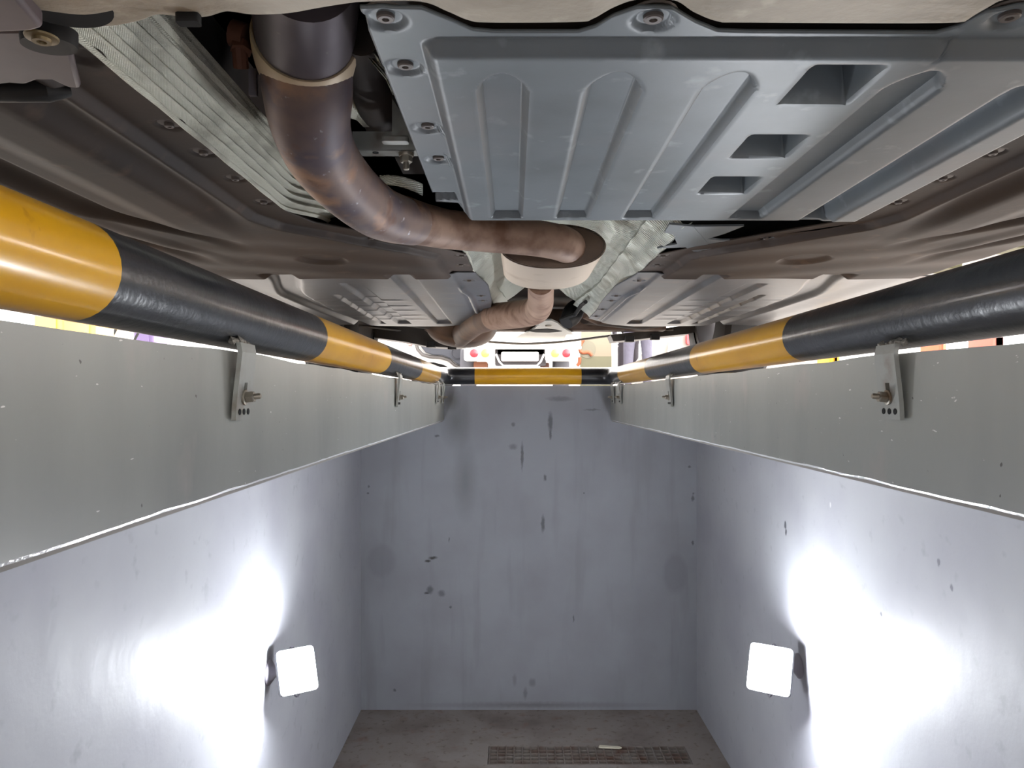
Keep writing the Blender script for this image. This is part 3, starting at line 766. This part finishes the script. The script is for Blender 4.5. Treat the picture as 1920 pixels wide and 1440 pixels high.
# thin lower lip of the rear bumper and its dark corners
lip = [(600, 604), (660, 609), (720, 616), (790, 625), (860, 634), (920, 641), (980, 644.5), (1040, 642), (1090, 636.5), (1140, 630), (1200, 624), (1262, 618)]
lp = []
for a, b in lip:
    y = 2.9+.35*(1-((a-1000)/420)**2); lp.append(pt(a, b, max(y, 2.75)))
q = spline(lp, 4); MB().tube(q, .0052, 8, ell=(1.6, 1)).build('bumper_lip', mat('grey lip', (120, 116, 110), .5), car)
def corner(pxs, y0, dep):
    P = [pt(a, b, y0) for a, b in pxs]; P2 = [Vector((p.x, p.y+dep, p.z)) for p in P]; n = len(P)
    return MB().add(P+P2, [tuple(range(n)), tuple(range(2*n-1, n-1, -1))]+[(i, (i+1) % n, n+(i+1) % n, n+i) for i in range(n)])
corner([(640, 612), (700, 606), (760, 610), (880, 630), (905, 640), (868, 650), (846, 652), (800, 649), (760, 641), (702, 633)], 3.12, .12).build('bumper_corner', mat('dark bumper plastic', (66, 60, 56), .5), car, smooth=30)
corner([(1145, 628), (1240, 616), (1300, 608), (1340, 600), (1330, 616), (1290, 626), (1240, 631), (1200, 636), (1150, 640)], 3.12, .12).build('bumper_corner', bpy.data.materials['dark bumper plastic'], car, smooth=30)
for a, b in ((808, 646), (848, 650), (1180, 636), (1228, 632)):
    c = pt(a, b, 3.10); MB().rbox((c.x-.018, c.y-.02, c.z-.012), (c.x+.018, c.y+.02, c.z+.012), .005).build('bumper_clip', M_rub, car)

# --- floor pan, body shell, wheels
pan = MB()
pan.box((CC-.66, -.9, H0+.40), (CC+.66, 3.3, H0+.46))
pan.box((CC-.80, .60, H0+.30), (CC-.42, 2.58, H0+.42)); pan.box((CC+.42, .60, H0+.30), (CC+.80, 2.58, H0+.42))
pan.box((CC-.80, .30, H0+.30), (-.33, .62, H0+.42)); pan.box((.47, .30, H0+.30), (CC+.80, .62, H0+.42))
pan.box((-.10, .47, H0+.30), (.47, 1.09, H0+.40))
pan.box((CC-.6, -.9, H0+.26), (CC+.6, .26, H0+.40))
pan.box((-.33, .40, H0+.33), (-.315, 1.12, H0+.42))
pan.build('floor_pan', M_under, car)
bod = MB()
outl = [(-1.05, .42), (-1.05, .75), (-.6, .98), (.4, 1.05), (.95, 1.48), (2.6, 1.50), (3.3, 1.2), (3.42, 1.05), (3.42, .42), (3.25, .32), (2.72+.6, .34), (3.30, .60), (3.1, .74), (2.75, .74), (2.58, .60), (2.55, .40), (.60, .40), (.56, .60), (.40, .74), (.05, .74), (-.14, .60), (-.18, .40), (-.9, .36)]
prf = [(y, H0+h) for y, h in outl]
bod.prism(prf, CC-.87, CC+.87, ax=0)
bod.build('body', M_white, car, smooth=None, bevel=.02)
def wheel(x, y, sg):
    M_ = frame((x, y, ZT+.315), (sg, 0, 0))
    o = MB().lathe([(.19, -.10), (.27, -.10), (.298, -.093), (.312, -.075), (.315, 0), (.312, .075), (.298, .093), (.27, .10), (.19, .10), (.185, .0)], M_, 40, caps=False).build('tyre', M_tyre, car)
    mb = MB().lathe([(.19, -.095), (.175, -.09), (.17, .02), (.19, .095)], M_, 40, caps=False)
    for k in range(5):
        t = 2*PI*k/5; mb.box((-.022, .03, .055), (.022, .178, .075), M=M_ @ Matrix.Rotation(t, 4, 'Z'))
    mb.lathe([(.05, .05), (.05, .08), (.03, .085)], M_, 20); mb.lathe([(.14, .0), (.14, .015)], M_, 24)
    mb.build('rim', M_rim, o)
for y in (2.95, .20):
    wheel(CC-.765, y, -1); wheel(CC+.765, y, 1)

# ------------------------------------------------------------ the workshop beyond
struct('wall_workshop', MB().box((-9, 15.9, ZT), (9, 16, ZT+5)), mat('white workshop wall', (240, 240, 238), .7))
# small lorry seen from behind
tk = thing('lorry', 'white lorry seen from behind with round red and amber tail lamps', 'truck', (.1, 9.2, ZT))
def bx(name, p0, p1, y, dep, m, parent, r=.02, **kw):
    a, b = pt(p0[0], p1[1], y), pt(p1[0], p0[1], y)
    return MB().rbox((a.x, y, a.z), (b.x, y+dep, b.z), r, ax=1, **kw).build(name, m, parent)
mb = MB(); a = pt(868, 652, 9); b = pt(1090, 600, 9)
mb.box((a.x, 9.0, a.z), (b.x, 11.0, a.z+1.9)); mb.build('load_body', M_white, tk, bevel=.02)
mb = MB(); a = pt(866, 655, 8.97); mb.box((a.x, 8.95, a.z), (pt(1090, 0, 8.97).x, 9.0, a.z+.04)); mb.build('sill_bar', M_white, tk, bevel=.008)
for x0, x1, xr, xa in ((870, 928, 889, 910), (1022, 1082, 1062, 1041)):
    lpn = bx('lamp_panel', (x0, 651), (x1, 677), 8.93, .05, M_white, tk, .03)
    for xx, m, nm in ((xr, M_red, 'red_lamp'), (xa, M_amb, 'amber_lamp')):
        MB().lathe([(.052, 0), (.050, .012), (.035, .022), (.01, .026)], frame(pt(xx, 662.5, 8.93), (0, -1, 0)), 28).build(nm, m, lpn)
bx('number_plate', (940, 660), (1010, 677), 8.94, .01, mat('plate white', (245, 245, 245), .4), tk, .015)
bx('plate_backing', (928, 653), (1024, 686), 9.05, .04, M_chas, tk)
MB().tube([pt(930, 664, 8.9), pt(936, 678, 8.9), pt(944, 686, 8.9), pt(1006, 686, 8.9), pt(1014, 678, 8.9), pt(1020, 664, 8.9)], .012, 10).build('underrun_bar', M_white, tk)
bx('spring_box', (888, 678), (914, 694), 9.1, .3, M_rustb, tk)
bx('spring_box', (1014, 680), (1030, 694), 9.1, .3, mat('rust dark', (70, 40, 30), .7), tk)
bx('axle', (888, 694), (1060, 702), 9.3, .1, M_chas, tk)
MB().box((pt(933, 0, 9).x, 9.05, pt(0, 664, 9).z), (pt(1020, 0, 9).x, 12.2, pt(0, 655, 9).z)).build('chassis_rail', M_chas, tk)
for x in (878, 1052):
    c = pt(x, 700, 9.4); MB().lathe([(.16, -.09), (.30, -.09), (.32, -.06), (.32, .06), (.30, .09), (.16, .09)], frame((c.x, 9.5, ZT+.32), (1, 0, 0)), 32).build('wheel', mat('overexposed grey tyre', (84, 84, 90), .8) if 'overexposed grey tyre' not in bpy.data.materials else bpy.data.materials['overexposed grey tyre'], tk)  # overexposure is put into the grey of the tyre

# white van with an open door, left of the lorry
vn = thing('van', 'white van left of the lorry, its open door showing grey trim', 'van', (-1.3, 11.6, ZT))
def plate(name, pxs, y, dep, m, parent, bevel=0.0):
    P = [pt(a, b, y) for a, b in pxs]; ring = [(p.x, p.z) for p in P]
    A = sum(ring[i][0]*ring[(i+1) % len(ring)][1]-ring[(i+1) % len(ring)][0]*ring[i][1] for i in range(len(ring)))
    if A < 0: ring = ring[::-1]
    return MB().prism(ring, y, y+dep, ax=1).build(name, m, parent, bevel=bevel)
arch = [(866, 726), (862, 708), (850, 694), (832, 684), (812, 679), (794, 680), (780, 688), (770, 700), (764, 726)]
plate('body_side', [(700+66, 560), (766, 726)][::1]+[(764, 726)]+arch[::-1][1:]+[(870, 726), (870, 560)], 10.0, 1.6, M_white, vn)
lipc = [(778, 600), (779, 640), (783, 655), (792, 665), (806, 669), (826, 670), (842, 675), (852, 684), (860, 688), (867, 689)]
MB().tube([pt(a, b, 9.98) for a, b in lipc], .022, 10).build('door_seal', mat('seal grey', (96, 92, 90), .5), vn)
tr_ = plate('door_trim', [(787, 600), (787, 638), (790, 651), (798, 661), (810, 665), (828, 666), (845, 672), (855, 681), (864, 685), (869, 686), (869, 600)], 9.93, .06, M_greyp, vn, bevel=.01)
MB().lathe([(.085, 0), (.085, .012), (.07, .016), (.065, .008)], frame(pt(857, 662, 9.93), (0, -1, 0)), 28).build('speaker', mat('speaker grey', (58, 60, 68), .6), tr_)
MB().tube([pt(790, 640, 9.90), pt(812, 643, 9.88), pt(826, 640, 9.90)], .02, 8).build('arm_rest', mat('arm rest grey', (48, 50, 58), .6), tr_)
MB().lathe([(.2, -.1), (.33, -.1), (.35, -.06), (.35, .08), (.2, .08)], frame((pt(812, 0, 10.2).x, 10.2, ZT+.35), (0, -1, 0)), 36).build('wheel', M_tyre, vn)
# post beside the van
po = thing('post', 'thin grey post with a pink fitting standing left of the van', 'post', (pt(769, 0, 9.7).x, 9.7, ZT))
x = pt(769, 0, 9.7).x; MB().box((x-.02, 9.68, ZT), (x+.02, 9.72, ZT+2.4)).build('pole', mat('post grey', (168, 164, 164), .6), po)
MB().rbox((x-.035, 9.62, pt(0, 648, 9.7).z), (x+.03, 9.68, pt(0, 634, 9.7).z), .01, ax=1).build('fitting', mat('fitting pink', (196, 130, 124), .6), po)

# notice board with an orange emblem, right of the lorry
sg_ = thing('sign_board', 'cream board with an orange emblem right of the lorry', 'sign', (1.15, 11.0, ZT))
a = pt(1088, 0, 11); b = pt(1147, 0, 11)
MB().box((a.x, 11.0, ZT), (b.x, 11.05, pt(0, 668, 11).z)).build('lower_panel', mat('olive cream', (104, 102, 80), .6), sg_)
MB().box((a.x, 11.0, pt(0, 668, 11).z), (b.x, 11.05, ZT+1.9)).build('upper_panel', mat('cream', (136, 124, 106), .6), sg_)
def strokes(name, lines, y, r, m, parent):
    mb = MB()
    for l in lines:
        q = spline([tuple(pt(a, b, y)) for a, b in l], 5); mb.tube(q, r, 8, ell=(1, 1))
    return mb.build(name, m, parent)
M_or = mat('orange emblem', (150, 84, 54), .6)
strokes('emblem', [[(1094, 637), (1089, 645), (1087, 655), (1092, 661), (1104, 661), (1110, 667)], [(1087, 670), (1086, 680), (1082, 686)]], 10.99, .026, M_or, sg_)
MB().lathe([(.13, 0), (.13, .004)], frame(pt(1101, 655, 10.999), (0, -1, 0)), 36).build('emblem_disc', mat('pale disc', (118, 114, 98), .6), sg_)

# pale car on the right with its red lamp
pc = thing('parked_car', 'pale parked car with a red and yellow tail lamp, right of the people', 'car', (3.0, 9.8, ZT))
plate('body', [(1213, 735), (1213, 692), (1222, 676), (1236, 658), (1246, 645), (1262, 628), (1290, 600), (1560, 590), (1580, 735)], 9.6, 1.6, mat('pale silver paint', (150, 144, 138), .4), pc, bevel=.06)
tl = bx('tail_lamp', (1288, 624), (1320, 646), 9.52, .09, M_red, pc, .03)
bx('amber_strip', (1297, 626), (1304, 642), 9.50, .03, M_amb, tl, .01)
bx('clear_strip', (1306, 626), (1309, 645), 9.50, .03, mat('clear lens', (240, 226, 230), .3), tl, .008)
plate('fuel_flap', [(1207, 640), (1212, 636), (1224, 636), (1236, 642), (1232, 650), (1224, 657), (1212, 657), (1208, 650)], 9.5, .04, mat('cream cloth', (240, 236, 214), .7), pc, bevel=.005)
plate('panel_seam', [(1256, 636), (1259, 636), (1255, 660), (1252, 660)], 9.55, .05, mat('seam pale', (232, 224, 216), .5), pc)

# two people standing in front of the parked car
def person(loc, rz, label, top, trous, hand_up=False):
    t = thing('person', label, 'person', loc, None)
    skin = mat('skin', (196, 150, 124), .6) if 'skin' not in bpy.data.materials else bpy.data.materials['skin']
    R_ = Matrix.Translation(loc) @ Matrix.Rotation(rz, 4, 'Z')
    def skinned(name, joints, edges, m, root=0, parent=t):
        me = bpy.data.meshes.new(name); me.from_pydata([R_ @ Vector(j[:3]) for j in joints], edges, []); me.update()
        o = bpy.data.objects.new(name, me); C.objects.link(o); o.parent = parent; o.matrix_parent_inverse = Matrix.Translation(-wloc(parent))
        md = o.modifiers.new('skin', 'SKIN'); md.use_smooth_shade = True
        for i, j in enumerate(joints):
            sv = me.skin_vertices[0].data[i]; r = j[3]; sv.radius = r if isinstance(r, tuple) else (r, r); sv.use_root = (i == root)
        o.modifiers.new('sub', 'SUBSURF').levels = 1; o.modifiers['sub'].render_levels = 2; me.materials.append(m); return o
    # trousers
    skinned('trousers', [(0, 0, .93, (.15, .11)), (-.09, 0, .84, .095), (-.11, .01, .5, .068), (-.12, .03, .09, .055), (.09, 0, .84, .095), (.11, .01, .5, .068), (.12, .03, .09, .055)],
            [(0, 1), (1, 2), (2, 3), (0, 4), (4, 5), (5, 6)], trous)
    skinned('jacket', [(0, 0, .90, (.16, .115)), (0, 0, 1.15, (.155, .11)), (0, 0, 1.38, (.17, .11)), (0, 0, 1.47, .07), (-.20, 0, 1.40, .06), (-.25, .0, 1.12, .05), (-.26, -.05, .88, .038), (.20, 0, 1.40, .06), (.25, 0, 1.12, .05), (.26, -.05, .88, .038)],
            [(0, 1), (1, 2), (2, 3), (2, 4), (4, 5), (5, 6), (2, 7), (7, 8), (8, 9)], top)
    body = skinned('body', [(0, 0, 1.42, .055), (0, 0, 1.52, .05), (0, -.01, 1.60, (.072, .085)), (0, -.01, 1.70, (.075, .09)), (0, -.02, 1.745, .05)], [(0, 1), (1, 2), (2, 3), (3, 4)], skin)
    MB().lathe([(.02, -.02), (.075, .02), (.088, .06), (.08, .10), (.04, .125)], R_ @ Matrix.Translation((0, .01, 1.655)), 20).build('hair', mat('dark hair', (34, 30, 30), .7) if 'dark hair' not in bpy.data.materials else bpy.data.materials['dark hair'], body)
    for sx in (-1, 1):
        MB().lathe([(.004, 0), (.009, .004), (.005, .009)], R_ @ frame((sx*.03, -.088, 1.66), (0, -1, 0)), 10).build('eye', M_white, body)
    MB().lathe([(.012, 0), (.011, .014), (.004, .026)], R_ @ frame((0, -.088, 1.62), (0, -1, -.3)), 10).build('nose', skin, body)
    glove = mat('white glove', (232, 230, 232), .7) if 'white glove' not in bpy.data.materials else bpy.data.materials['white glove']
    for sx in (-1, 1):
        mb = MB(); wx, wy, wz = sx*.262, -.055, .86
        mb.tube([R_ @ Vector(p) for p in [(wx, wy, wz+.02), (wx, wy-.005, wz-.03), (wx, wy-.01, wz-.085)]], [.028, .042, .036], 12, ell=(.6, 1))
        for k in range(4):
            yy = wy-.035+.02*k; L_ = (.07, .08, .075, .06)[k]
            mb.tube([R_ @ Vector(p) for p in [(wx, yy, wz-.07), (wx-sx*.008, yy-.004, wz-.07-L_*.5), (wx-sx*.03, yy-.006, wz-.07-L_*.85)]], [.0105, .010, .008], 8)
        mb.tube([R_ @ Vector(p) for p in [(wx, wy-.035, wz-.03), (wx-sx*.01, wy-.065, wz-.06), (wx-sx*.015, wy-.07, wz-.09)]], [.013, .011, .009], 8)
        mb.build('glove', glove, t)
        mb = MB(); c = (sx*.12, -.03, .045)
        mb.tube([R_ @ Vector(p) for p in [(c[0], .08, .05), (c[0], .02, .055), (c[0], -.08, .04), (c[0], -.16, .03)]], [.035, .045, .042, .025], 12, ell=(1, .9)).build('shoe', M_rub, t)
    return t
x = pt(1166, 0, 11.6).x
person((x+.10, 11.6, ZT), .35, 'person in dark purple-grey work trousers with a white glove, beside the cream board', mat('dark work jacket', (46, 42, 50), .8), mat('dark work trousers', (46, 41, 49), .8, bump=[(14, .5, .02)]))
x = pt(1196, 0, 9.0).x
person((x, 9.0, ZT), 0.0, 'person in pale lavender-grey trousers, in front of the parked pale car', mat('lavender jacket', (90, 88, 102), .8), mat('lavender trousers', (84, 82, 96), .8, bump=[(10, .6, .03)]))

# coloured things glimpsed through the slit under the rail
def cab(px0, px1, y, hgt, col, name, label, cat, **kw):
    a = (px0-CX)/F*y; b = (px1-CX)/F*y
    o = thing(name, label, cat, ((a+b)/2, y, ZT))
    MB().rbox((a, y, ZT+.03), (b, y+.15, ZT+hgt), .01).build('body', mat(name+' paint '+str(px0), col, .6), o)
    MB().box((a+.02, y+.02, ZT), (b-.02, y+.13, ZT+.03)).build('plinth', bpy.data.materials[name+' paint '+str(px0)], o)
    MB().rbox((a+.02, y-.008, ZT+.06), (b-.02, y, ZT+hgt-.03), .01, ax=1).build('door', bpy.data.materials[name+' paint '+str(px0)], o)
    return o
cab(62, 118, 2.6, .9, (250, 196, 110), 'cabinet', 'yellow cabinet seen left through the slit under the left rail', 'cabinet')
cab(145, 178, 3.0, .9, (252, 212, 130), 'locker', 'pale yellow locker seen through the slit under the left rail, nearest the poster', 'cabinet')
cab(248, 288, 3.6, .8, (120, 104, 146), 'storage_bin', 'purple bin seen through the slit under the left rail', 'bin')
cab(1862, 1884, 2.6, .7, (206, 110, 96), 'tool_cabinet', 'red cabinet seen through the slit under the right rail', 'cabinet')
cab(1762, 1776, 3.0, .7, (240, 110, 80), 'tool_chest', 'orange chest seen through the slit under the right rail, nearer the bracket', 'chest')
cab(1556, 1576, 3.4, .7, (240, 180, 40), 'waste_bin', 'yellow bin seen through the slit under the right rail', 'bin')
ps = thing('poster_stand', 'white poster board with black and green strokes seen under the left rail', 'poster', ((213-CX)/F*3.35, 3.35, ZT))
a, b = (181-CX)/F*3.35, (247-CX)/F*3.35
MB().box((a, 3.35, ZT), (b, 3.37, ZT+.8)).build('board', M_white, ps)
mb = MB()
for k in (0, .07, .09, .2): 
    M_ = Matrix.Translation((a+.02+k, 3.347, ZT+.3)) @ Matrix.Rotation(.5, 4, 'Y'); mb.box((-.005, -.002, -.3), (.005, .002, .3), M=M_)
mb.build('strokes', mat('black strokes', (30, 34, 40), .6), ps)
